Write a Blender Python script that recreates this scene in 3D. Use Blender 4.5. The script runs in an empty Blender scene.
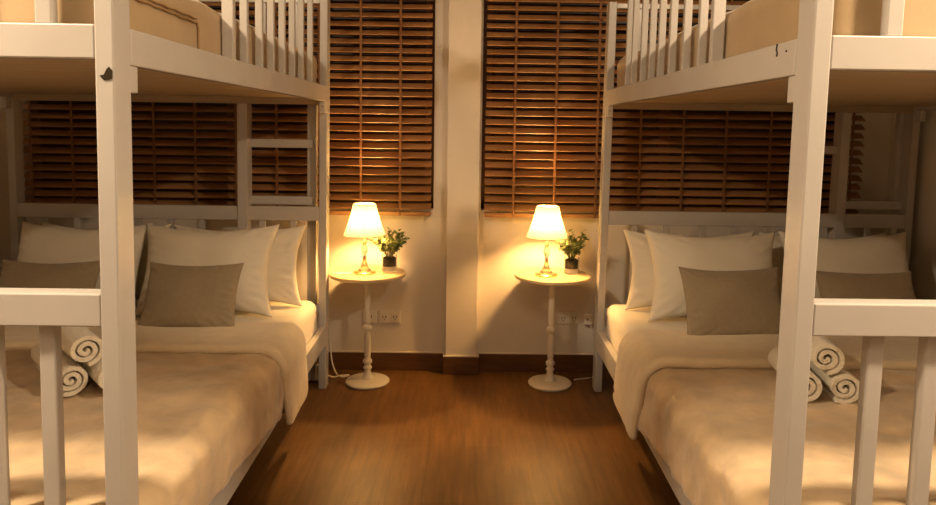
import bpy, bmesh, math, random
from mathutils import Vector, Matrix, noise

S = bpy.context.scene
COL = S.collection
rnd = random.Random(7)

# ------------------------------------------------------------------ materials
def lin(c):
    return tuple(((v / 255) / 12.92 if v / 255 <= .04045 else ((v / 255 + .055) / 1.055) ** 2.4) for v in c) + (1,)

def mat(name, col, rough=.5, spec=.5, metal=0., trans=0., bump=0., bscale=60., var=0., vscale=8., sheen=0., coat=0., stretch=(1, 1, 1), ior=1.45):
    m = bpy.data.materials.new(name); m.use_nodes = True
    nt = m.node_tree; b = nt.nodes['Principled BSDF']
    b.inputs['Base Color'].default_value = col
    b.inputs['Roughness'].default_value = rough
    b.inputs['Specular IOR Level'].default_value = spec
    b.inputs['Metallic'].default_value = metal
    b.inputs['Transmission Weight'].default_value = trans
    b.inputs['Sheen Weight'].default_value = sheen
    b.inputs['Coat Weight'].default_value = coat
    b.inputs['IOR'].default_value = ior
    if bump or var:
        tc = nt.nodes.new('ShaderNodeTexCoord'); mp = nt.nodes.new('ShaderNodeMapping')
        mp.inputs['Scale'].default_value = stretch
        nt.links.new(tc.outputs['Object'], mp.inputs['Vector'])
    if var:
        n = nt.nodes.new('ShaderNodeTexNoise'); n.inputs['Scale'].default_value = vscale; n.inputs['Detail'].default_value = 5
        nt.links.new(mp.outputs[0], n.inputs['Vector'])
        r = nt.nodes.new('ShaderNodeMapRange'); r.inputs['From Min'].default_value = .3; r.inputs['From Max'].default_value = .7
        r.inputs['To Min'].default_value = 1 - var; r.inputs['To Max'].default_value = 1 + var
        nt.links.new(n.outputs['Fac'], r.inputs['Value'])
        x = nt.nodes.new('ShaderNodeMix'); x.data_type = 'RGBA'; x.blend_type = 'MULTIPLY'; x.inputs['Factor'].default_value = 1
        x.inputs['A'].default_value = col
        nt.links.new(r.outputs[0], x.inputs['B']); nt.links.new(x.outputs['Result'], b.inputs['Base Color'])
    if bump:
        n2 = nt.nodes.new('ShaderNodeTexNoise'); n2.inputs['Scale'].default_value = bscale; n2.inputs['Detail'].default_value = 4
        nt.links.new(mp.outputs[0], n2.inputs['Vector'])
        bp = nt.nodes.new('ShaderNodeBump'); bp.inputs['Strength'].default_value = bump; bp.inputs['Distance'].default_value = .01
        nt.links.new(n2.outputs['Fac'], bp.inputs['Height']); nt.links.new(bp.outputs[0], b.inputs['Normal'])
    return m

M = {}
M['paint'] = mat('white_paint', (.48, .45, .415, 1), .24, .5, var=.04, vscale=5, bump=.04, bscale=14)
M['deck'] = mat('deck_board', (.40, .31, .20, 1), .5, var=.12, vscale=3, stretch=(1, 8, 1))
M['wall'] = mat('wall_paint', (.74, .68, .60, 1), .75, .3, var=.03, vscale=2, bump=.05, bscale=30)
M['ceiling'] = mat('ceiling_paint', (.75, .72, .66, 1), .8)
M['wallfront'] = mat('front_wall_low_bounce', (.16, .12, .08, 1), .8)  # unseen wall, coloured dark to cut the light it bounces back
M['base'] = mat('brown_tile', (.115, .050, .018, 1), .4, var=.25, vscale=6, stretch=(1, 1, 6))
M['grout'] = mat('white_caulk', (.7, .62, .5, 1), .6)
M['sheet'] = mat('white_cotton', (.74, .68, .57, 1), .75, .2, sheen=.2, bump=.15, bscale=45)
M['pillow'] = mat('pillow_cotton', (.74, .68, .56, 1), .7, .25, sheen=.2, bump=.25, bscale=22)
M['taupe'] = mat('taupe_linen', (.30, .235, .15, 1), .75, .3, sheen=.2, bump=.2, bscale=180, var=.05, vscale=60)
M['satin'] = mat('tan_plush', (.60, .44, .26, 1), .36, .5, sheen=.4, var=.2, vscale=8, bump=1.0, bscale=9)
M['fleece'] = mat('cream_fleece', (.74, .61, .41, 1), .8, .2, sheen=.4, var=.05, vscale=20, bump=.3, bscale=70)
M['cover'] = mat('tan_cover', (.40, .285, .16, 1), .6, .3, sheen=.2, var=.08, vscale=5, bump=.2, bscale=12)
M['piping'] = mat('brown_piping', (.33, .20, .085, 1), .6)
M['towel'] = mat('white_towel', (.76, .69, .56, 1), .9, .1, sheen=.4, bump=.6, bscale=150)
M['slat'] = mat('slat_wood', (.37, .185, .072, 1), .38, .5, var=.22, vscale=4, stretch=(.6, 6, 6))
M['tape'] = mat('ladder_tape', (.20, .09, .035, 1), .8)
M['toptable'] = mat('yellow_wood', (.64, .50, .28, 1), .35, .5, var=.06, vscale=6, stretch=(1, 8, 1))
M['tablewhite'] = mat('table_white', (.74, .69, .60, 1), .35)
M['brass'] = mat('pale_brass', (.80, .62, .34, 1), .25, metal=.9)
M['crystal'] = mat('clear_crystal', (1, .97, .9, 1), .05, trans=.9, ior=1.45)
M['glass'] = mat('clear_glass', (1, 1, 1, 1), .02, trans=1., ior=1.3)
M['soil'] = mat('dark_soil', (.035, .027, .015, 1), .9, bump=.8, bscale=200)
M['pebble'] = mat('white_pebbles', (.75, .72, .66, 1), .6, bump=.8, bscale=150)
M['stem'] = mat('plant_stem', (.10, .11, .03, 1), .6)
M['leaf'] = mat('leaf_green', (.15, .19, .065, 1), .45, .5, var=.35, vscale=40)
M['plastic'] = mat('white_plastic', (.75, .70, .60, 1), .4)
M['dark'] = mat('dark_hole', (.02, .012, .008, 1), .7)
M['chip'] = mat('bare_wood_chip', (.035, .026, .014, 1), .9, .1)
M['metal'] = mat('bolt_metal', (.25, .22, .2, 1), .4, metal=.8)
M['frame'] = mat('window_frame', (.10, .04, .015, 1), .5)
M['pane'] = mat('warm_tinted_pane', (.035, .013, .006, 1), .35, .3)  # red-brown puts the warm light bounced behind the slats into the colour
M['button'] = mat('brown_button', (.14, .06, .02, 1), .4)

def shade_mat():
    m = bpy.data.materials.new('pleated_shade'); m.use_nodes = True; nt = m.node_tree; nt.nodes.clear()
    o = nt.nodes.new('ShaderNodeOutputMaterial')
    d = nt.nodes.new('ShaderNodeBsdfDiffuse'); t = nt.nodes.new('ShaderNodeBsdfTranslucent'); mx = nt.nodes.new('ShaderNodeMixShader')
    d.inputs['Color'].default_value = (.80, .74, .58, 1); t.inputs['Color'].default_value = (.15, .165, .125, 1)
    mx.inputs[0].default_value = .4
    nt.links.new(d.outputs[0], mx.inputs[1]); nt.links.new(t.outputs[0], mx.inputs[2]); nt.links.new(mx.outputs[0], o.inputs['Surface'])
    return m
M['shade'] = shade_mat()

def emit_mat(name, col, st):
    m = bpy.data.materials.new(name); m.use_nodes = True; b = m.node_tree.nodes['Principled BSDF']
    b.inputs['Base Color'].default_value = (.9, .85, .7, 1)
    b.inputs['Emission Color'].default_value = col; b.inputs['Emission Strength'].default_value = st
    return m
M['bulb'] = emit_mat('lit_bulb', (1, .53, .165, 1), 1150)

def floor_mat():
    m = bpy.data.materials.new('wood_planks'); m.use_nodes = True; nt = m.node_tree; b = nt.nodes['Principled BSDF']
    N = nt.nodes.new; L = nt.links.new
    tc = N('ShaderNodeTexCoord')
    mp = N('ShaderNodeMapping'); mp.inputs['Rotation'].default_value = (0, 0, math.pi / 2)
    L(tc.outputs['Object'], mp.inputs['Vector'])
    br = N('ShaderNodeTexBrick'); br.inputs['Scale'].default_value = 1; br.inputs['Brick Width'].default_value = 1.2; br.inputs['Row Height'].default_value = .15
    br.inputs['Mortar Size'].default_value = .0012; br.inputs['Mortar Smooth'].default_value = .3; br.offset = .37
    br.inputs['Color1'].default_value = (.140, .066, .018, 1); br.inputs['Color2'].default_value = (.170, .081, .022, 1); br.inputs['Mortar'].default_value = (.105, .050, .015, 1)
    L(mp.outputs[0], br.inputs['Vector'])
    m2 = N('ShaderNodeMapping'); m2.inputs['Scale'].default_value = (17, 1.3, 1); L(tc.outputs['Object'], m2.inputs['Vector'])
    n = N('ShaderNodeTexNoise'); n.inputs['Scale'].default_value = 2.2; n.inputs['Detail'].default_value = 7; n.inputs['Roughness'].default_value = .65; n.inputs['Distortion'].default_value = .6
    L(m2.outputs[0], n.inputs['Vector'])
    r = N('ShaderNodeMapRange'); r.inputs['From Min'].default_value = .3; r.inputs['From Max'].default_value = .7; r.inputs['To Min'].default_value = .68; r.inputs['To Max'].default_value = 1.28
    L(n.outputs['Fac'], r.inputs['Value'])
    m3 = N('ShaderNodeMapping'); m3.inputs['Scale'].default_value = (4, 2, 1); L(tc.outputs['Object'], m3.inputs['Vector'])
    n3 = N('ShaderNodeTexNoise'); n3.inputs['Scale'].default_value = 1.6; n3.inputs['Detail'].default_value = 3; L(m3.outputs[0], n3.inputs['Vector'])
    r3 = N('ShaderNodeMapRange'); r3.inputs['From Min'].default_value = .3; r3.inputs['From Max'].default_value = .7; r3.inputs['To Min'].default_value = .82; r3.inputs['To Max'].default_value = 1.18
    L(n3.outputs['Fac'], r3.inputs['Value'])
    mu = N('ShaderNodeMath'); mu.operation = 'MULTIPLY'; L(r.outputs[0], mu.inputs[0]); L(r3.outputs[0], mu.inputs[1])
    x = N('ShaderNodeMix'); x.data_type = 'RGBA'; x.blend_type = 'MULTIPLY'; x.inputs['Factor'].default_value = 1
    L(br.outputs['Color'], x.inputs['A']); L(mu.outputs[0], x.inputs['B']); L(x.outputs['Result'], b.inputs['Base Color'])
    b.inputs['Roughness'].default_value = .42; b.inputs['Specular IOR Level'].default_value = .33
    bp = N('ShaderNodeBump'); bp.inputs['Strength'].default_value = .06; bp.inputs['Distance'].default_value = .01
    L(n.outputs['Fac'], bp.inputs['Height']); L(bp.outputs[0], b.inputs['Normal'])
    return m
M['floor'] = floor_mat()

# ------------------------------------------------------------------ helpers
class MB:
    """collects shapes into one bmesh and links them as one object"""
    def __init__(s): s.bm = bmesh.new()
    def add(s, src):
        me = bpy.data.meshes.new('tmp'); src.to_mesh(me); src.free(); s.bm.from_mesh(me); bpy.data.meshes.remove(me); return s
    def box(s, x0, x1, y0, y1, z0, z1, bev=.003, seg=2):
        b = bmesh.new(); bmesh.ops.create_cube(b, size=1)
        for v in b.verts:
            v.co = Vector(((x0 + x1) / 2 + v.co.x * (x1 - x0), (y0 + y1) / 2 + v.co.y * (y1 - y0), (z0 + z1) / 2 + v.co.z * (z1 - z0)))
        if bev: bmesh.ops.bevel(b, geom=b.edges[:], offset=bev, segments=seg, profile=.5, affect='EDGES')
        return s.add(b)
    def lathe(s, prof, n=40, cx=0, cy=0, wob=None):
        b = bmesh.new(); rings = []
        for r, z in prof:
            if r < 1e-5: rings.append([b.verts.new((cx, cy, z))]); continue
            ring = []
            for i in range(n):
                a = 2 * math.pi * i / n; rr = r * (wob(a, z) if wob else 1)
                ring.append(b.verts.new((cx + rr * math.cos(a), cy + rr * math.sin(a), z)))
            rings.append(ring)
        for A, B in zip(rings, rings[1:]):
            for i in range(n):
                j = (i + 1) % n
                if len(A) == 1 and len(B) == 1: continue
                if len(A) == 1: b.faces.new((A[0], B[i], B[j]))
                elif len(B) == 1: b.faces.new((A[i], A[j], B[0]))
                else: b.faces.new((A[i], A[j], B[j], B[i]))
        return s.add(b)
    def tube(s, pts, r, n=8, cap=True):
        b = bmesh.new(); rings = []; pts = [Vector(p) for p in pts]
        for k, p in enumerate(pts):
            d = (pts[min(k + 1, len(pts) - 1)] - pts[max(k - 1, 0)]).normalized()
            a = Vector((0, 0, 1)) if abs(d.z) < .9 else Vector((1, 0, 0))
            e1 = d.cross(a).normalized(); e2 = d.cross(e1)
            rr = r[k] if isinstance(r, (list, tuple)) else r
            rings.append([b.verts.new(p + e1 * rr * math.cos(2 * math.pi * i / n) + e2 * rr * math.sin(2 * math.pi * i / n)) for i in range(n)])
        for A, B in zip(rings, rings[1:]):
            for i in range(n): b.faces.new((A[i], A[(i + 1) % n], B[(i + 1) % n], B[i]))
        if cap: b.faces.new(rings[0]); b.faces.new(rings[-1][::-1])
        return s.add(b)
    def grid(s, rows, close_u=False, caps=False):
        b = bmesh.new(); R = [[b.verts.new(p) for p in row] for row in rows]
        for A, B in zip(R, R[1:]):
            n = len(A)
            for i in range(n if close_u else n - 1): b.faces.new((A[i], A[(i + 1) % n], B[(i + 1) % n], B[i]))
        if caps: b.faces.new(R[0][::-1]); b.faces.new(R[-1])
        return s.add(b)
    def map(s, f):
        for v in s.bm.verts: v.co = Vector(f(v.co))
        return s
    def build(s, name, m, parent=None, smooth=None, loc=(0, 0, 0)):
        bmesh.ops.recalc_face_normals(s.bm, faces=s.bm.faces[:])
        org = Vector(loc)
        if parent is not None: org = org + BASE.get(parent.name, Vector((0, 0, 0)))
        for v in s.bm.verts: v.co -= org
        me = bpy.data.meshes.new(name); s.bm.to_mesh(me); s.bm.free()
        me.materials.append(M[m] if isinstance(m, str) else m)
        if smooth is not None:
            me.polygons.foreach_set('use_smooth', [True] * len(me.polygons))
            if smooth < 180: me.set_sharp_from_angle(angle=math.radians(smooth))
        o = bpy.data.objects.new(name, me); COL.objects.link(o)
        if parent is not None: o.parent = parent; BASE[o.name] = BASE.get(parent.name, Vector())
        else: o.location = org; BASE[o.name] = org
        return o
BASE = {}

def tag(o, label, cat, group=None):
    o['label'] = label; o['category'] = cat
    if group: o['group'] = group
    return o
def thing(name, loc, label, cat, group=None):
    o = bpy.data.objects.new(name, None); COL.objects.link(o); o.location = loc; o.empty_display_size = .05
    BASE[o.name] = Vector(loc)
    return tag(o, label, cat, group)
def struct(o):
    o['kind'] = 'structure'; return o
def solid(o, t, off=0., sub=0):
    m = o.modifiers.new('solid', 'SOLIDIFY'); m.thickness = t; m.offset = off
    if sub: q = o.modifiers.new('sub', 'SUBSURF'); q.levels = sub; q.render_levels = sub
    return o
def nz(x, y, z, sc, seed=0): return noise.noise(Vector((x * sc + seed * 13.7, y * sc - seed * 7.3, z * sc + seed * 3.1)))

# ------------------------------------------------------------------ measures of the room
YW = 3.773; YP = 3.7146; XLW = -2.40; XRW = 2.266; YB = -3.2; HC = 2.5
YF = 3.474

# ------------------------------------------------------------------ the setting
struct(MB().box(XLW - .1, XRW + .1, YB - .1, YW + .1, -.1, 0, 0).build('floor', 'floor'))
struct(MB().box(XLW - .1, XRW + .1, YB - .1, YW + .1, HC, HC + .1, 0).build('ceiling', 'ceiling'))
struct(MB().box(XLW - .1, XLW, YB, YW + .1, 0, HC, 0).build('wall_left', 'wall'))
struct(MB().box(XRW, XRW + .1, YB, YW + .1, 0, HC, 0).build('wall_right', 'wall'))
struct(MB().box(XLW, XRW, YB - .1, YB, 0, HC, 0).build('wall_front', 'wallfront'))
WIN = [(-2.36, -.184, .885, 2.38), (.070, 2.055, .885, 2.38)]
w = MB(); xs = [XLW, WIN[0][0], WIN[0][1], WIN[1][0], WIN[1][1], XRW]
for i in range(5):
    if i % 2 == 0: w.box(xs[i], xs[i + 1], YW, YW + .12, 0, HC, 0)
    else:
        w.box(xs[i], xs[i + 1], YW, YW + .12, 0, .885, 0); w.box(xs[i], xs[i + 1], YW, YW + .12, 2.38, HC, 0)
struct(w.build('wall_back', 'wall'))
PX0, PX1 = -.1105, .0577
struct(MB().box(PX0, PX1, YP, YW, 0, HC, .002).build('wall_pillar', 'wall'))
for k, (a, b, z0, z1) in enumerate(WIN):
    f = MB(); t = .05; y0, y1 = YW + .06, YW + .10
    f.box(a, a + t, y0, y1, z0, z1); f.box(b - t, b, y0, y1, z0, z1); f.box(a, b, y0, y1, z0, z0 + t); f.box(a, b, y0, y1, z1 - t, z1)
    f.box((a + b) / 2 - .03, (a + b) / 2 + .03, y0, y1, z0, z1)
    fo = struct(f.build('window_%d' % (k + 1), 'frame'))
    p = MB().box(a + .02, b - .02, YW + .08, YW + .086, z0 + .02, z1 - .02, 0).build('window_pane', 'pane', fo)
HB = .098
def baseb(name, x0, x1, y0, y1, cap):
    o = struct(MB().box(x0, x1, y0, y1, 0, HB, .002).build(name, 'base'))
    c = MB().box(x0, x1, y0, y1, HB, HB + .006, .001).build('caulk_line', 'grout', o)
    c['label'] = 'pale caulk line'
baseb('baseboard_back_left', XLW + .012, PX0 - .012, YW - .012, YW, 1)
baseb('baseboard_back_right', PX1 + .012, XRW - .012, YW - .012, YW, 1)
baseb('baseboard_pillar', PX0 - .012, PX1 + .012, YP - .012, YW, 1)
baseb('baseboard_left', XLW, XLW + .012, YB, YW, 1)
baseb('baseboard_right', XRW - .012, XRW, YB, YW, 1)

# ------------------------------------------------------------------ wooden blinds
def blind(x0, x1, tapes, label, seed):
    r = random.Random(seed)
    t = thing('wooden_blind', ((x0 + x1) / 2, 3.733, .857), label, 'blind', 'wooden window blinds')
    yc = 3.733; zb = .857; pitch = .0452; wd = .05; tilt = math.radians(33)
    MB().box(x0, x1, yc - .022, yc + .022, zb, zb + .022, .004).build('bottom_rail', 'slat', t)
    sl = MB(); z = zb + .022 + .028; dc, ds = math.cos(tilt), math.sin(tilt)
    while z < 2.40:
        prof = []; a = tilt + r.uniform(-.02, .02); ca, sa = math.cos(a), math.sin(a); dz = r.uniform(-.0012, .0012)
        for e, h in ((-1, -1), (-.5, -.5), (0, -.35), (.5, -.5), (1, -1)): prof.append((e * wd / 2, .0018 + (h + 1) * .0016))
        for e, h in ((1, -1), (.5, -.5), (0, -.35), (-.5, -.5), (-1, -1)): prof.append((e * wd / 2, -.0018 + (h + 1) * .0016))
        xo = r.uniform(-.002, .002)
        rows = [[(x, yc + e * ca - n * sa, z + dz + e * sa + n * ca) for e, n in prof] for x in (x0 + xo, x1 + xo)]
        sl.grid(rows, close_u=True, caps=True); z += pitch
    sl.build('slats', 'slat', t)
    MB().box(x0, x1, yc - .03, yc + .03, 2.42, 2.49, .004).build('head_rail', 'slat', t)
    for x in tapes:
        k = MB()
        k.box(x - .006, x + .006, yc - .0245, yc - .0232, zb, 2.42, 0)
        k.build('ladder_tape', 'tape', t)
blind(-2.335, -.195, (-2.281, -2.066, -1.854, -1.642, -1.427, -1.215, -1.003, -.78, -.564, -.358), 'brown wooden slatted blind over the window left of the cream pillar', 1)
blind(.088, 2.086, (.24, .454, .673, .901, 1.127, 1.352, 1.586, 1.80, 2.02), 'brown wooden slatted blind over the window right of the cream pillar', 2)

# ------------------------------------------------------------------ bunk beds
SH = .0088; WB = 1.556
def bunk(s, X0, YN, side):
    Lside = s < 0
    def mp(c): return (X0 + s * c[0] + SH * c[2], c[1], c[2])
    t = thing('bunk_bed', (X0 + s * WB / 2, (YN + YF) / 2, 0),
              'white painted wooden bunk bed with a chipped corner post, left of the aisle' if Lside else
              'white painted wooden bunk bed with a split side rail, right of the aisle', 'bunk bed', 'white bunk beds')
    def P(name, *boxes, m='paint', parent=None, bev=.003):
        b = MB()
        for q in boxes: b.box(*q, bev)
        return b.map(mp).build(name, m, parent or t)
    pw, pd = .037, .071
    up0, up1 = 1.4436, 1.5175
    posts = {}
    for (u0, k) in ((0, 'i'), (WB - pw, 'o')):
        for (y0, e) in ((YN, 'n'), (YF, 'f')):
            posts[k + e] = P('post', (u0, u0 + pw, y0, y0 + pd, 0, 1.943))
    # upper bunk frame
    P('upper_side_rail', (-.002, .026, YN + pd - .001, YF + .001, up0, up1)); P('upper_side_rail', (WB - .026, WB + .002, YN + pd, YF, up0, up1))
    dzf = .0
    P('upper_end_rail', (pw, WB - pw, YN + .001, YN + .031, 1.450 + dzf, 1.517 + dzf)); P('upper_end_rail', (pw, WB - pw, YF, YF + .03, 1.428, 1.5175), m='deck')
    for u0 in (.0, WB - .03):
        P('support_block', (u0 + .001, u0 + .029, YN + pd - .001, YN + pd + .032, 1.388, up0)); P('support_block', (u0 + .001, u0 + .029, YF - .042, YF + .001, 1.388, up0))
    d = MB(); y = YN + .034; n = 9; wd = (YF - y) / n
    for k in range(n): d.box(.028, WB - .028, y + k * wd + .0015, y + (k + 1) * wd - .0015, 1.460, 1.474, .002)
    d.map(mp).build('upper_deck', 'deck', t)
    # guard on the aisle side
    if Lside: wide = 2.115; sp = (2.25, 2.41, 2.55, 2.70, 2.85, 3.0, 3.17)
    else: wide = 1.99; sp = (2.108, 2.26, 2.415, 2.555, 2.685, 2.815, 2.97, 3.08)
    P('guard_board', (.001, .035, wide - .0125, wide + .0125, up1 - .005, 1.99))
    for y in sp: P('guard_spindle', (.003, .027, y - .010, y + .010, up1 - .005, 1.99))
    P('guard_top_rail', (-.003, .036, wide - .04, sp[-1] + .018, 1.99, 2.04))
    # guards at the two ends
    c0 = .138 if Lside else .162
    for k in range(8):
        u = c0 + .172 * k
        if u < WB - .06: P('end_guard_slat', (u - .0165, u + .0165, YN + .006, YN + .030, 1.516, 1.905))
    P('end_guard_rail', (pw, WB - pw, YN + .002, YN + .034, 1.905, 1.94))
    for k in range(9):
        u = .16 + .155 * k
        P('end_guard_slat', (u - .014, u + .014, YF + .02, YF + .036, 1.516, 1.914))
    P('end_guard_rail', (pw, WB - pw, YF + .012, YF + .044, 1.913, 1.938))
    # lower bunk: rails, base
    def tilt(c): return mp((c[0], c[1], c[2] + .02 * (c[1] - 3.43) + (.0 if Lside else -.004)))
    for u0 in (-.002, WB - .028):
        b = MB(); b.box(u0, u0 + .03, YN + pd - .001, YF + .001, .231, .327, .003); b.map(tilt).build('side_rail', 'paint', t)
    P('bed_base', (.03, WB - .03, YN + .05, YF + .03, .235, .262), m='deck')
    # headboard
    P('headboard_rail', (pw, WB - pw, YF + .002, YF + .03, .8555, .9253))
    P('headboard_rail', (pw, WB - pw, YF + .002, YF + .03, .395, .43))
    hs = (.168, .321, .619, .773, .934, 1.08, 1.234, 1.39) if Lside else (.172, .33, .51, .675, .837, 1.0, 1.34, 1.47)
    for u in hs: P('headboard_spindle', (u - .015, u + .015, YF + .008, YF + .026, .43, .8555))
    # ladder at the head end
    if Lside:
        P('ladder_stile', (.388, .437, YF - .004, YF + .075, .02, 1.428)); P('ladder_stile', (.066, .112, YF + .072, YF + .11, .02, 1.428))
        for z in (.93, 1.214): P('ladder_rung', (.08, .43, YF + .045, YF + .085, z, z + .042))
    else:
        P('ladder_stile', (1.168, 1.214, YF - .004, YF + .075, .02, 1.428)); P('ladder_stile', (WB - .06, WB - .01, YF + .071, YF + .11, .02, 1.428))
        for z in (.945,): P('ladder_rung', (1.2, WB - .02, YF + .045, YF + .085, z, z + .042))
        P('ladder_rung', (1.06, 1.18, YF + .03, YF + .06, 1.222, 1.262))
    # footboard
    P('footboard_rail', (pw, WB - pw, YN + .001, YN + .05, .9165, .984))
    P('footboard_rail', (pw, WB - pw, YN + .001, YN + .03, .20, .29))
    f0, fs = ((.158, .117) if Lside else (.181, .118))
    k = 0
    while f0 + fs * k < WB - .07:
        u = f0 + fs * k; k += 1
        P('footboard_slat', (u - .0165, u + .0165, YN + .02, YN + .046, .285, .918))
    # worn details
    if Lside:
        b = bmesh.new(); pts = [(.0277, 1.418), (.019, 1.4197), (.014, 1.430), (.009, 1.435), (.0024, 1.4274), (.003, 1.412), (.019, 1.4085)]
        f = [b.verts.new((u, YN - .0016, z)) for u, z in pts]; g = [b.verts.new((u, YN + .002, z)) for u, z in pts]
        b.faces.new(f); b.faces.new(g[::-1])
        for i in range(7): b.faces.new((f[i], f[(i + 1) % 7], g[(i + 1) % 7], g[i]))
        q = MB(); q.add(b); o = q.map(mp).build('paint_chip', 'chip', posts['in']); o['label'] = 'bare wood where the paint chipped off'
    else:
        c = MB(); c.tube([(-.0035, 1.545, 1.517), (-.0035, 1.548, 1.505), (-.0035, 1.543, 1.497), (-.0035, 1.545, 1.49)], .0016, 6); c.map(mp).build('rail_split', 'dark', t)
        c = MB(); c.tube([(-.004, 1.50, 1.497), (.0, 1.50, 1.497)], .0022, 8); c.map(mp).build('screw_hole', 'dark', t)
    for (u, y, z, ax) in ((-.001, YF + .03, 1.40, 0), (.014, YF - .044, 1.418, 1)):
        c = MB(); e = (.004, 0, 0) if ax == 0 else (0, .004, 0)
        c.tube([(u - e[0] * .5, y - e[1] * .5, z), (u + e[0], y + e[1], z)], .004, 10); c.map(mp).build('bolt', 'metal', t)
    return t, mp
bedL, mpL = bunk(-1, -.7051, 1.3979, 'left')
bedR, mpR = bunk(1, .6549, 1.390, 'right')

# ------------------------------------------------------------------ soft things
def soft_box(u0, u1, y0, y1, z0, z1, r, mp, seed, amp=.004, n=(40, 56, 10), power=None):
    """a rounded box from a cube-sphere style grid with slight lumps"""
    b = bmesh.new(); bmesh.ops.create_cube(b, size=2)
    bmesh.ops.subdivide_edges(b, edges=b.edges[:], cuts=31, use_grid_fill=True)
    hx, hy, hz = (u1 - u0) / 2, (y1 - y0) / 2, (z1 - z0) / 2; c = Vector(((u0 + u1) / 2, (y0 + y1) / 2, (z0 + z1) / 2))
    def sq(v):                                   # spend more of the grid on the rounded rim
        return math.copysign(1 - (1 - abs(v)) ** 1.6, v)
    for v in b.verts:
        p = Vector((sq(v.co.x) * hx, sq(v.co.y) * hy, v.co.z * hz))
        q = Vector((max(-hx + r, min(hx - r, p.x)), max(-hy + r, min(hy - r, p.y)), max(-hz + r, min(hz - r, p.z))))
        dlt = p - q
        if dlt.length > 1e-6: p = q + dlt.normalized() * min(r, max(dlt.length, r if max(abs(dlt.x), abs(dlt.y), abs(dlt.z)) >= r - 1e-6 else dlt.length))
        w = p + c; nrm = dlt.normalized() if dlt.length > 1e-6 else Vector((0, 0, 1))
        w += nrm * (nz(w.x, w.y, w.z * .8, 5, seed) * amp + nz(w.x, w.y, w.z * .3, 17, seed + 1) * amp * .8)
        v.co = w
    m = MB(); m.add(b); return m.map(mp)

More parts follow.
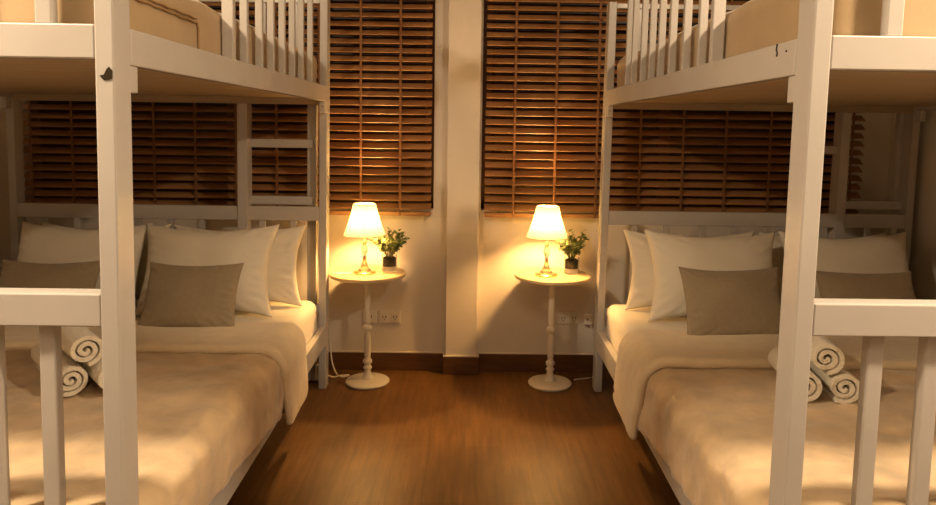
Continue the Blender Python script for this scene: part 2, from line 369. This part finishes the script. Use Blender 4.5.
def bedding(s, X0, YN, mp, side):
    L = s < 0; rnd = random.Random(11 if L else 23); sd = 1 if L else 5
    # lower mattress
    m = soft_box(.036, 1.519, YN + .08, YF - .012, .262, .468, .045, mp, sd, .005)
    tag(m.build('mattress', 'sheet', None, 180), 'thick mattress in a white fitted sheet on the lower bunk of the %s bed' % side, 'mattress', 'lower bunk mattresses')
    # upper mattress
    m = soft_box(.040, 1.519, YN + .042, YF - .008, 1.4745, 1.672 if L else 1.674, .05, mp, sd + 2, .007)
    um = m.build('mattress', 'cover', None, 180)
    tag(um, 'tan covered mattress behind guard slats on the %s upper bunk' % side, 'mattress', 'upper bunk mattresses')
    if L:
        for dz in (0, .010):
            p = MB(); pts = [(.0375, 1.46 + .0122 * k, 1.596 + dz + .001 * math.sin(k)) for k in range(39)]
            pts += [(.037, 1.932, 1.592 - .012 * k) for k in range(1, 7)] if dz == 0 else []
            p.tube(pts, .0028, 6); o = p.map(mp).build('piping', 'piping', um)
    # blanket
    zt = .486
    def profile(y, hem):
        pts = []; r = .055
        for k in range(8): pts.append((1.548, .34 + (zt - r - .34) * k / 8))
        for k in range(7):
            a = math.pi / 2 * k / 6; pts.append((1.548 - r + r * math.cos(a), zt - r + r * math.sin(a)))
        n = 80
        for k in range(1, n): pts.append((1.493 + (.052 - 1.493) * k / n, zt))
        for k in range(9):
            a = math.pi / 2 * k / 8; pts.append((.052 - .062 * math.sin(a), zt - .062 + .062 * math.cos(a)))
        z0 = zt - .062; n = 14
        for k in range(1, n + 1):
            f = k / n; pts.append((-.010 - .005 * math.sin(math.pi * f), z0 + (hem - z0) * f))
        return pts
    rows = []; ny = 120; y0, y1 = YN + .075, 2.74
    for j in range(ny + 1):
        y = y0 + (y1 - y0) * j / ny
        hem = (.345 - .057 * (y - 1.4) / .55 * .9) if L else (.300 - .034 * (y - 1.6) / .5)
        hem = max(.228, min(.325, hem)) + .006 * nz(y, 0, 0, 9, sd)
        row = []
        for (u, z) in profile(y, hem):
            top = z > zt - .004; a = .009 * nz(u, y, z, 4.2, sd) + .005 * nz(u * .6 + y * .5, y * 1.2 - u, z, 11, sd + 3) + .012 * (.3 - abs(nz(u + y * .4, y - u * .3, z, 5, sd + 2))) + .006 * (.3 - abs(nz(u - y * .6, y * .7 + u * .3, z, 12, sd + 6))) + .002 * nz(u, y, z, 26, sd)
            if top: row.append((u, y, z + a + .004))
            else:
                g = min(1, (zt - z) / .15); b = .008 * g * nz(0, y, z * .35, 14, sd + 8) + a
                row.append((u - (b if u < .5 else -b), y, z + (.3 * a)))
        rows.append(row)
    o = MB().grid(rows).map(mp).build('blanket', 'satin', None, 180); solid(o, .010, 0)
    tag(o, 'tan plush blanket with turned down cream edge on the %s lower bunk' % side, 'blanket', 'tan plush blankets')
    # turned down band
    ya, yb = (2.50, 2.905) if L else (2.40, 2.86)
    prof = []
    for k in range(6): prof.append((1.556, .36 + (zt - .06 - .36) * k / 6, 0))
    for k in range(7):
        a = math.pi / 2 * k / 6; prof.append((1.556 - .06 + .06 * math.cos(a), zt - .054 + .06 * math.sin(a), 0))
    for k in range(1, 40): prof.append((1.496 + (.05 - 1.496) * k / 40, zt + .006, 0))
    for k in range(11):
        a = math.pi / 2 * k / 10; prof.append((.05 - .064 * math.sin(a), zt - .074 + .08 * math.cos(a), k / 40))
    zend = .178 if L else .180
    for k in range(1, 17):
        f = k / 16; prof.append((-.014 - .004 * math.sin(math.pi * f * .8), zt - .074 + (zend - zt + .074) * f, .25 + .75 * f))
    cs = []                                       # cross-section (v along y 0..1, n thickness)
    for k in range(9):
        a = math.pi * (k / 8); cs.append((0, -math.cos(a) , math.sin(a)))   # front roll
    rows = []
    npf = len(prof)
    for i, (u, z, f) in enumerate(prof):
        u2, z2, _ = prof[min(i + 1, npf - 1)]; u1, z1, _ = prof[max(i - 1, 0)]
        tx, tz = u2 - u1, z2 - z1; l = math.hypot(tx, tz); nx, nzv = tz / l, -tx / l       # outward normal
        shift = .13 * f ** 1.2; wig = .012 * nz(u, 0, z, 7, sd)
        a0 = ya + shift * .85 + wig; b0 = yb + shift * .55 + .01 * nz(u, 3, z, 6, sd)
        if f >= 1: b0 -= .03
        th = (.040 + .007 * nz(u, 1, z, 6, sd)) * (1 - .3 * f)
        row = []
        for k in range(8):                        # rounded front edge, bottom to top
            a = math.pi * k / 7; row.append((a0 + .022 * (1 - math.sin(a)), th * (.5 - .5 * math.cos(a))))
        for k in range(1, 13):
            q = k / 12; row.append((a0 + .022 + (b0 - a0 - .022) * q, th * (1 - .25 * min(1, q * 3) - .35 * q ** 2) + .007 * nz(u * .7, q * 2.5, z, 5, sd + 4)))
        row.append((b0, 0.0))
        rows.append([(u + nx * n, y, z + nzv * n) for y, n in row])
    o2 = MB().grid(rows, close_u=True, caps=True).map(mp).build('turned_down_edge', 'fleece', o, 60)
    o2['label'] = 'cream turned down edge of the blanket'
    o2.modifiers.new('sub', 'SUBSURF').render_levels = 1
    if not L:
        c = MB(); c.tube([(-.036, 2.882, .235), (-.016, 2.878, .235)], .010, 14); b = c.map(mp).build('button', 'button', o2); b['label'] = 'round brown button'

    # pillows
    def pillow(name, mt, x, y, z, W, H, T, lean, yaw, rl, seed, label, cat, grp, conc=.15):
        n = 38; m = MB(); fr = []; bk = []
        la = math.radians(lean); ya_ = math.radians(yaw); ra = math.radians(rl)
        def place(a, b, c):
            a, b = a * math.cos(ra) - b * math.sin(ra), a * math.sin(ra) + b * math.cos(ra)
            b += H / 2
            # settle: the bottom spreads, the top bends back a little
            yy = -c * math.cos(la) + b * math.sin(la); zz = b * math.cos(la) + c * math.sin(la)
            return (x + a * math.cos(ya_) - yy * math.sin(ya_), y + a * math.sin(ya_) + yy * math.cos(ya_), z + zz)
        for side_ in (1, -1):
            rows = []
            for i in range(n + 1):
                a = math.sin((i / n - .5) * math.pi) * .5 + (i / n - .5)
                row = []
                for j in range(n + 1):
                    b = math.sin((j / n - .5) * math.pi) * .5 + (j / n - .5)
                    A = W / 2 * a * (1 - conc * (1 - b * b) * .8); B = H / 2 * b * (1 - conc * 1.25 * (1 - a * a))
                    e = max(0, (1 - a * a) * (1 - b * b)) ** .42
                    lump = 1 + .13 * nz(a, b, side_, 1.6, seed)
                    rim = min(1 - abs(a), 1 - abs(b))
                    wr = .011 * math.exp(-((rim - .12) / .11) ** 2) * math.sin((math.atan2(b, a)) * 30 + 5 * nz(a, b, 0, 3, seed)) * (W / .6)
                    c = side_ * (T * e * lump + wr * e * .9) + .012 * nz(a, b, 0, 1.2, seed + 9)
                    row.append(place(A, B, c))
                rows.append(row)
            m.grid(rows)
        bmesh.ops.remove_doubles(m.bm, verts=m.bm.verts[:], dist=.0004)
        zmin = min(v.co.z for v in m.bm.verts)
        for v in m.bm.verts: v.co.z += z - zmin
        return tag(m.build(name, mt, None, 180), label, cat, grp)
    X = lambda u: X0 + s * u + .005
    sgn = -s
    g = 'white pillows on the %s bed' % side
    other = 'wall' if L else 'wall'
    zb = .469
    pillow('pillow', 'pillow', X(.47 if L else .46), 3.085, zb, .61, .435, .092, 24, -3 * s, 0, sd + 1, 'plump white pillow standing directly behind the aisle side taupe cushion on the %s bed' % side, 'pillow', g)
    pillow('pillow', 'pillow', X(.395 if L else .410), 3.285, zb, .635, .392, .062, 16, -2 * s, 0, sd + 2, 'white pillow nearest the aisle against the headboard, half hidden on the %s bed' % side, 'pillow', g)
    pillow('pillow', 'pillow', X(1.07 if L else 1.105), 3.095, zb, .62, .435, .088, 24, 2 * s, 0, sd + 3, 'white pillow behind the wall side taupe cushion on the %s bed' % side, 'pillow', g)
    pillow('pillow', 'pillow', X(1.04 if L else 1.07), 3.295, zb, .62, .388, .06, 16, 0, 0, sd + 4, 'white pillow farthest back against the headboard on the wall side of the %s bed' % side, 'pillow', g)
    g2 = 'taupe cushions'
    pillow('cushion', 'taupe', X(.428 if L else .437), 2.785 if L else 2.77, zb + .022, .40 if L else .425, .29 if L else .305, .056, 27, 2 * s, 0, sd + 6, 'taupe rectangular cushion nearest the aisle on the %s bed' % side, 'cushion', g2, .09)
    pillow('cushion', 'taupe', X(1.03 if L else 1.012), 2.80, zb + .022, .42, .29, .056, 27, 0, 0, sd + 7, 'taupe cushion on the wall side of the %s bed, above the footboard rail' % side, 'cushion', g2, .09)

    # rolled towels
    def towel(front, back, R, seed, label, rot):
        f = Vector(front); b = Vector(back); ax = (b - f).normalized(); e1 = ax.cross(Vector((0, 0, 1))).normalized(); e2 = e1.cross(ax)
        th = R * .265; turns = 2.35; n = 110; outer = []; inner = []; outs = []; ins = []
        for k in range(n + 1):
            q = k / n; a = q * turns * 2 * math.pi + rot; r = R - th / 2 - q * (R - th * .72)
            sq = .93
            wob = 1 + .03 * nz(math.cos(a), math.sin(a), q * 2, 1.3, seed)
            h = th * .496 * (1 - .5 * max(0, q - .9) * 10)
            outer.append((math.cos(a) * (r + h) * wob, math.sin(a) * (r + h) * wob * sq)); inner.append((math.cos(a) * (r - h) * wob, math.sin(a) * (r - h) * wob * sq))
            k2 = .84; outs.append((math.cos(a) * (r + h * k2) * wob, math.sin(a) * (r + h * k2) * wob * sq)); ins.append((math.cos(a) * (r - h * k2) * wob, math.sin(a) * (r - h * k2) * wob * sq))
        loop = outer + inner[::-1]; loop2 = outs + ins[::-1]; rows = []; Lt = (b - f).length; qs = [0, .018, .04] + [.04 + .92 * k / 22 for k in range(1, 23)] + [.982, 1]; nl = len(qs) - 1
        for i in range(nl + 1):
            q = qs[i]; c = f + ax * (Lt * q); sc = 1
            row = []
            for (p1, p2) in (loop2 if i in (0, nl) else loop):
                d = 1 + .035 * nz(p1 * 8, p2 * 8, q * 4, 1.2, seed)
                w = c + e1 * p1 * sc * d + e2 * p2 * sc * d
                if i <= 1 or i >= nl - 1: w += ax * (.006 * nz(p1 * 30, p2 * 30, 0, 1, seed))
                row.append(w)
            rows.append(row)
        m = MB(); m.grid(rows, close_u=True)
        bm = m.bm; bm.verts.ensure_lookup_table(); nn = len(loop); n2 = len(outer)
        for base in (0, nl * nn):
            for k in range(n2 - 1):
                bm.faces.new((bm.verts[base + k], bm.verts[base + k + 1], bm.verts[base + nn - 2 - k], bm.verts[base + nn - 1 - k]))
        return tag(m.build('rolled_towel', 'towel', None, 50), label, 'towel', 'rolled white towels on the %s bed' % side)
    zs = .503; R = .055
    if L: pos = [((-1.19, 2.085), 'front'), ((-1.072, 2.10), 'post'), ((-1.150, 2.10), 'top')]; dv = Vector((-.235, .26, 0))
    else: pos = [((1.160, 2.085), 'a'), ((1.045, 2.10), 'b'), ((1.105, 2.10), 'top')]; dv = Vector((.035, .26, 0))
    lab = {'front': 'rolled white towel at the left bottom of the pile on the left bed', 'post': 'rolled white bottom towel mostly behind the chipped corner post on the left bed',
           'a': 'rolled white bottom towel beside the footboard slat on the right bed', 'b': 'rolled white bottom towel partly behind the corner post on the right bed',
           'top': 'rolled white towel on top of the pile of three on the %s bed' % side}
    for k, ((x, y), key) in enumerate(pos):
        z = zs + R * .93 - .004 + (.088 if key == 'top' else 0)
        towel((x, y, z), (x + dv.x, y + dv.y, z), R + (.003 if key == 'top' else 0), sd + k, lab[key], .0 + 4.25 + .3 * k)
bedding(-1, -.7051, 1.3979, mpL, 'left')
bedding(1, .6549, 1.390, mpR, 'right')

# ------------------------------------------------------------------ side tables
def table(x, y, side):
    t = thing('side_table', (x, y, 0), 'small round pedestal table with a pale yellow wood top, %s of the pillar' % side, 'table', 'round pedestal tables')
    MB().lathe([(0, 0), (.100, 0), (.109, .002), (.113, .008), (.113, .012), (.109, .0165), (.10, .0185), (.05, .024), (0, .026)], 56, x, y).build('base', 'tablewhite', t, 40)
    pr = [(0, .022), (.030, .022), (.031, .032), (.024, .042), (.0185, .055), (.0165, .068), (.0175, .074), (.0225, .080), (.0225, .086), (.016, .092), (.0155, .100), (.0225, .107), (.0238, .115), (.0225, .123), (.0155, .129),
          (.0155, .14), (.0175, .17), (.0185, .20), (.0175, .235), (.0138, .265), (.0132, .272), (.020, .277), (.0232, .286), (.0236, .294), (.020, .304), (.0132, .311), (.0160, .318), (.0175, .33), (.0165, .37), (.0150, .41), (.0140, .47), (.0145, .52), (.018, .54), (.020, .552), (0, .552)]
    MB().lathe(pr, 32, x, y).build('pedestal', 'tablewhite', t, 50)
    MB().lathe([(0, .552), (.085, .552), (.085, .5615), (.185, .5625), (.192, .566), (.1945, .571), (.1945, .576), (.192, .5815), (.187, .583), (0, .583)], 72, x, y).build('table_top', 'toptable', t, 40)
table(-.508, 3.573, 'left'); table(.439, 3.573, 'right')
ZT = .583

# ------------------------------------------------------------------ lamps
def lamp(x, y, side):
    t = thing('table_lamp', (x, y, ZT), 'lit table lamp with a pleated cream shade and glass stem on the %s round table' % side, 'lamp', 'lit table lamps')
    z = ZT
    MB().lathe([(0, z), (.057, z), (.0585, z + .003), (.058, z + .008), (.054, z + .011), (.048, z + .013), (.030, z + .017), (0, z + .018)], 40, x, y).build('base', 'brass', t, 40)
    MB().lathe([(0, z + .016), (.034, z + .016), (.026, z + .026), (.017, z + .042), (.011, z + .058), (.008, z + .068), (0, z + .068)], 32, x, y).build('glass_cone', 'crystal', t, 60)
    MB().lathe([(0, z + .066), (.010, z + .066), (.0115, z + .070), (.0075, z + .077), (.0095, z + .083), (.007, z + .088), (0, z + .088)], 24, x, y).build('collar', 'brass', t, 50)
    MB().lathe([(0, z + .086), (.006, z + .086), (.010, z + .097), (.0160, z + .113), (.0165, z + .125), (.010, z + .142), (.006, z + .152), (0, z + .152)], 24, x, y).build('glass_stem', 'crystal', t, 60)
    MB().lathe([(0, z + .15), (.008, z + .15), (.012, z + .156), (.012, z + .162), (.006, z + .168), (.006, z + .19), (.014, z + .192), (.014, z + .232), (0, z + .232)], 24, x, y).build('lamp_holder', 'brass', t, 50)
    MB().lathe([(0, z + .23), (.012, z + .232), (.015, z + .242), (.021, z + .258), (.023, z + .27), (.020, z + .283), (.012, z + .293), (0, z + .297)], 24, x, y).build('bulb', 'bulb', t, 180)
    z0, z1, r0, r1 = z + .196, z + .353, .1015, .0540
    n = 288; sh = MB(); b = bmesh.new(); rings = []
    for k in range(11):
        q = k / 10; zz = z0 + (z1 - z0) * q; rr = r0 + (r1 - r0) * q - .004 * math.sin(math.pi * q)
        ring = []
        for i in range(n):
            a = 2 * math.pi * i / n; p = .0016 * math.cos(a * 48) + .0016 * abs(math.cos(a * 4)); 
            drop = -.004 * abs(math.cos(a * 4)) if k == 0 else 0
            ring.append(b.verts.new((x + (rr + p) * math.cos(a), y + (rr + p) * math.sin(a), zz + drop)))
        rings.append(ring)
    for A, B in zip(rings, rings[1:]):
        for i in range(n): b.faces.new((A[i], A[(i + 1) % n], B[(i + 1) % n], B[i]))
    sh.add(b); so = sh.build('lamp_shade', 'shade', t, 180)
    for (zz, rr) in ((z0, r0 + .002), (z1, r1 + .002)):
        MB().tube([(x + rr * math.cos(2 * math.pi * i / 48), y + rr * math.sin(2 * math.pi * i / 48), zz) for i in range(49)], .0022, 6, False).build('shade_trim', 'shade', so, 180)
    sp = MB()
    for k in range(3):
        a = 2 * math.pi * k / 3 + .3; sp.tube([(x, y, z + .3), (x + .0525 * math.cos(a), y + .0525 * math.sin(a), z1 - .004)], .0012, 6)
    sp.build('shade_spider', 'brass', so, 60)
lamp(-.520, 3.545, 'left'); lamp(.404, 3.545, 'right')

# ------------------------------------------------------------------ plants
def plant(x, y, side, seed):
    r = random.Random(seed)
    t = thing('potted_plant', (x, y, ZT), 'small leafy green plant in a glass jar beside the lamp on the %s round table' % side, 'plant', 'small plants in glass jars')
    z = ZT; R = .038; H = .086
    MB().lathe([(0, z), (R - .003, z), (R, z + .003), (R + .001, z + H), (R - .002, z + H), (R - .003, z + .006), (0, z + .005)], 40, x, y).build('glass_jar', 'glass', t, 50)
    MB().lathe([(0, z + .006), (R - .0045, z + .006), (R - .004, z + .028), (0, z + .030)], 32, x, y).build('pebbles', 'pebble', t, 50)
    MB().lathe([(0, z + .0285), (R - .0042, z + .0285), (R - .0035, z + .072), (R - .012, z + .076), (0, z + .078)], 32, x, y, lambda a, zz: 1 - .03 * abs(math.sin(3 * a + zz * 40))).build('soil', 'soil', t, 50)
    st = MB(); lf = MB(); b = bmesh.new()
    for k in range(40):
        az = r.uniform(0, 6.283); tl = r.uniform(.1, 1.15); h = r.uniform(.065, .148) * (1.1 - .35 * tl)
        rx = math.sin(tl) * h * 1.25
        p0 = Vector((x + .012 * math.cos(az), y + .012 * math.sin(az), z + .075)); p2 = Vector((x + rx * math.cos(az), y + rx * math.sin(az) * .85, z + .078 + h)); p1 = (p0 + p2) / 2 + Vector((0, 0, .015))
        pts = [p0 * (1 - q) ** 2 + p1 * 2 * q * (1 - q) + p2 * q * q for q in (0, .25, .5, .75, 1)]
        st.tube(pts, [.0014, .0013, .0011, .0009, .0006], 5)
        for m in range(11):
            q = .25 + .75 * m / 10; c = p0 * (1 - q) ** 2 + p1 * 2 * q * (1 - q) + p2 * q * q
            d = Vector((math.cos(az + r.uniform(-1.9, 1.9)), math.sin(az + r.uniform(-1.9, 1.9)), r.uniform(-.1, 1.1))).normalized()
            ln = r.uniform(.018, .036); wd = ln * r.uniform(.45, .62); sd_ = d.cross(Vector((r.uniform(-.4, .4), r.uniform(-.4, .4), 1))).normalized(); nn = sd_.cross(d)
            tip = b.verts.new(c + d * ln - nn * ln * .15); bs = b.verts.new(c)
            l1 = b.verts.new(c + d * ln * .35 + sd_ * wd * .5 + nn * ln * .06); l2 = b.verts.new(c + d * ln * .7 + sd_ * wd * .42 + nn * ln * .03)
            r1 = b.verts.new(c + d * ln * .35 - sd_ * wd * .5 + nn * ln * .06); r2 = b.verts.new(c + d * ln * .7 - sd_ * wd * .42 + nn * ln * .03)
            m1 = b.verts.new(c + d * ln * .35); m2 = b.verts.new(c + d * ln * .7)
            b.faces.new((bs, m1, l1)); b.faces.new((l1, m1, m2, l2)); b.faces.new((l2, m2, tip)); b.faces.new((bs, r1, m1)); b.faces.new((m1, r1, r2, m2)); b.faces.new((m2, r2, tip))
    st.build('stems', 'stem', t, 60)
    lf.add(b); lf.build('leaves', 'leaf', t)
plant(-.400, 3.60, 'left', 3); plant(.540, 3.60, 'right', 8)

tag(MB().box(-.667, -.585, 3.50, 3.545, ZT, ZT + .003, .001).build('paper_card', 'plastic'), 'small flat pale card lying at the edge of the left round table', 'card')

# ------------------------------------------------------------------ power outlets, cords
def outlet(x0, x1, z0, z1, label, mods, group=True):
    t = thing('power_outlet', ((x0 + x1) / 2, YW, (z0 + z1) / 2), label, 'outlet', 'wall outlets')
    MB().box(x0, x1, YW - .010, YW, z0, z1, .003).build('face_plate', 'plastic', t)
    w = (x1 - x0) / mods
    for k in range(mods):
        cx = x0 + w * (k + .5); cz = (z0 + z1) / 2
        so = MB().box(cx - w * .36, cx + w * .36, YW - .0125, YW - .008, z0 + .012, z1 - .012, .002).build('socket', 'plastic', t)
        for dx in (-.008, .008): MB().box(cx + dx - .002, cx + dx + .002, YW - .0128, YW - .010, cz - .006, cz + .008, 0).build('slot', 'dark', so)
        MB().box(cx - .0028, cx + .0028, YW - .0128, YW - .010, cz - .016, cz - .011, 0).build('slot', 'dark', so)
outlet(-.474, -.356, .262, .333, 'white double wall outlet just right of the left table leg', 2)
outlet(-.560, -.486, .262, .333, 'white single wall outlet mostly hidden behind the left table leg', 1)
outlet(.498, .616, .268, .338, 'white double wall outlet right of the right table leg', 2)
p = thing('power_adapter', (.655, YW, .30), 'white plug adapter on the wall beside the corner post of the right bed', 'adapter')
MB().box(.634, .684, YW - .045, YW, .275, .335, .006).build('adapter_body', 'plastic', p)
MB().box(.652, .657, YW - .0462, YW - .044, .300, .312, 0).build('socket_opening', 'dark', p)

def cord(pts, parent, r=.0032):
    P = [Vector(q) for q in pts]; out = []
    for i in range(len(P) - 1):
        p0, p1, p2, p3 = P[max(i - 1, 0)], P[i], P[i + 1], P[min(i + 2, len(P) - 1)]
        for k in range(8):
            q = k / 8; out.append(.5 * ((2 * p1) + (p2 - p0) * q + (2 * p0 - 5 * p1 + 4 * p2 - p3) * q * q + (3 * p1 - p0 - 3 * p2 + p3) * q ** 3))
    out.append(P[-1])
    return MB().tube(out, r, 8).build('cord', 'plastic', parent, 180)
ps = thing('power_strip', (-.80, 3.61, 0), 'white power strip on the floor under the head of the left bed', 'power strip')
MB().box(-.835, -.765, 3.585, 3.615, 0, .085, .006).build('strip_body', 'plastic', ps)
for k in range(2): MB().box(-.812, -.788, 3.583, 3.5865, .012 + .038 * k, .030 + .038 * k, .001).build('socket_opening', 'dark', ps)

cord([(-.80, 3.60, .05), (-.745, 3.62, .03), (-.70, 3.64, .0045), (-.655, 3.665, .0045), (-.62, 3.67, .0045), (-.655, 3.64, .0045), (-.69, 3.69, .0045), (-.72, 3.72, .06), (-.735, 3.745, .16)], ps, .0042)
cord([(.575, 3.635, .0045), (.605, 3.648, .0045), (.64, 3.66, .0045), (.69, 3.70, .0045), (.70, 3.745, .10), (.672, 3.735, .276)], p)

# ------------------------------------------------------------------ light
def area(name, loc, energy, size, col, rot=(0, 0, 0)):
    l = bpy.data.lights.new(name, 'AREA'); l.shape = 'DISK'; l.size = size; l.energy = energy; l.color = col
    o = bpy.data.objects.new(name, l); COL.objects.link(o); o.location = loc; o.rotation_euler = rot; return o
WARM = (1, .76, .50)
for x in (-1.52, 1.48):
    area('ceiling_downlight', (x, .97, HC - .02), 66, .16, WARM)
area('soft_fill_light', (-.03, .5, HC - .02), 13, .9, WARM)  # added soft fill light over the aisle, not a known fixture
wd = bpy.data.worlds.new('night'); S.world = wd; wd.use_nodes = True
wd.node_tree.nodes['Background'].inputs[0].default_value = (.02, .025, .04, 1); wd.node_tree.nodes['Background'].inputs[1].default_value = .1

# ------------------------------------------------------------------ camera
yaw, pitch, roll = .0108, .0879, .0145
f = Vector((math.sin(yaw) * math.cos(pitch), math.cos(yaw) * math.cos(pitch), -math.sin(pitch)))
r = Vector((math.cos(yaw), -math.sin(yaw), 0)); u = r.cross(f)
r2 = r * math.cos(roll) + u * math.sin(roll); u2 = -r * math.sin(roll) + u * math.cos(roll)
cam = bpy.data.cameras.new('camera'); co = bpy.data.objects.new('camera', cam); COL.objects.link(co)
m = Matrix(((r2.x, u2.x, -f.x, 0), (r2.y, u2.y, -f.y, 0), (r2.z, u2.z, -f.z, 1.3275), (0, 0, 0, 1)))
co.matrix_world = m
cam.sensor_width = 36; cam.lens = 36 * 706.82 / 936; cam.shift_x = -7.62 / 936; cam.shift_y = -62.69 / 936; cam.clip_start = .05
S.camera = co
S.view_settings.view_transform = 'Standard'; S.view_settings.look = 'None'; S.view_settings.gamma = 1; S.view_settings.use_curve_mapping = False
S.view_settings.exposure = 0.2
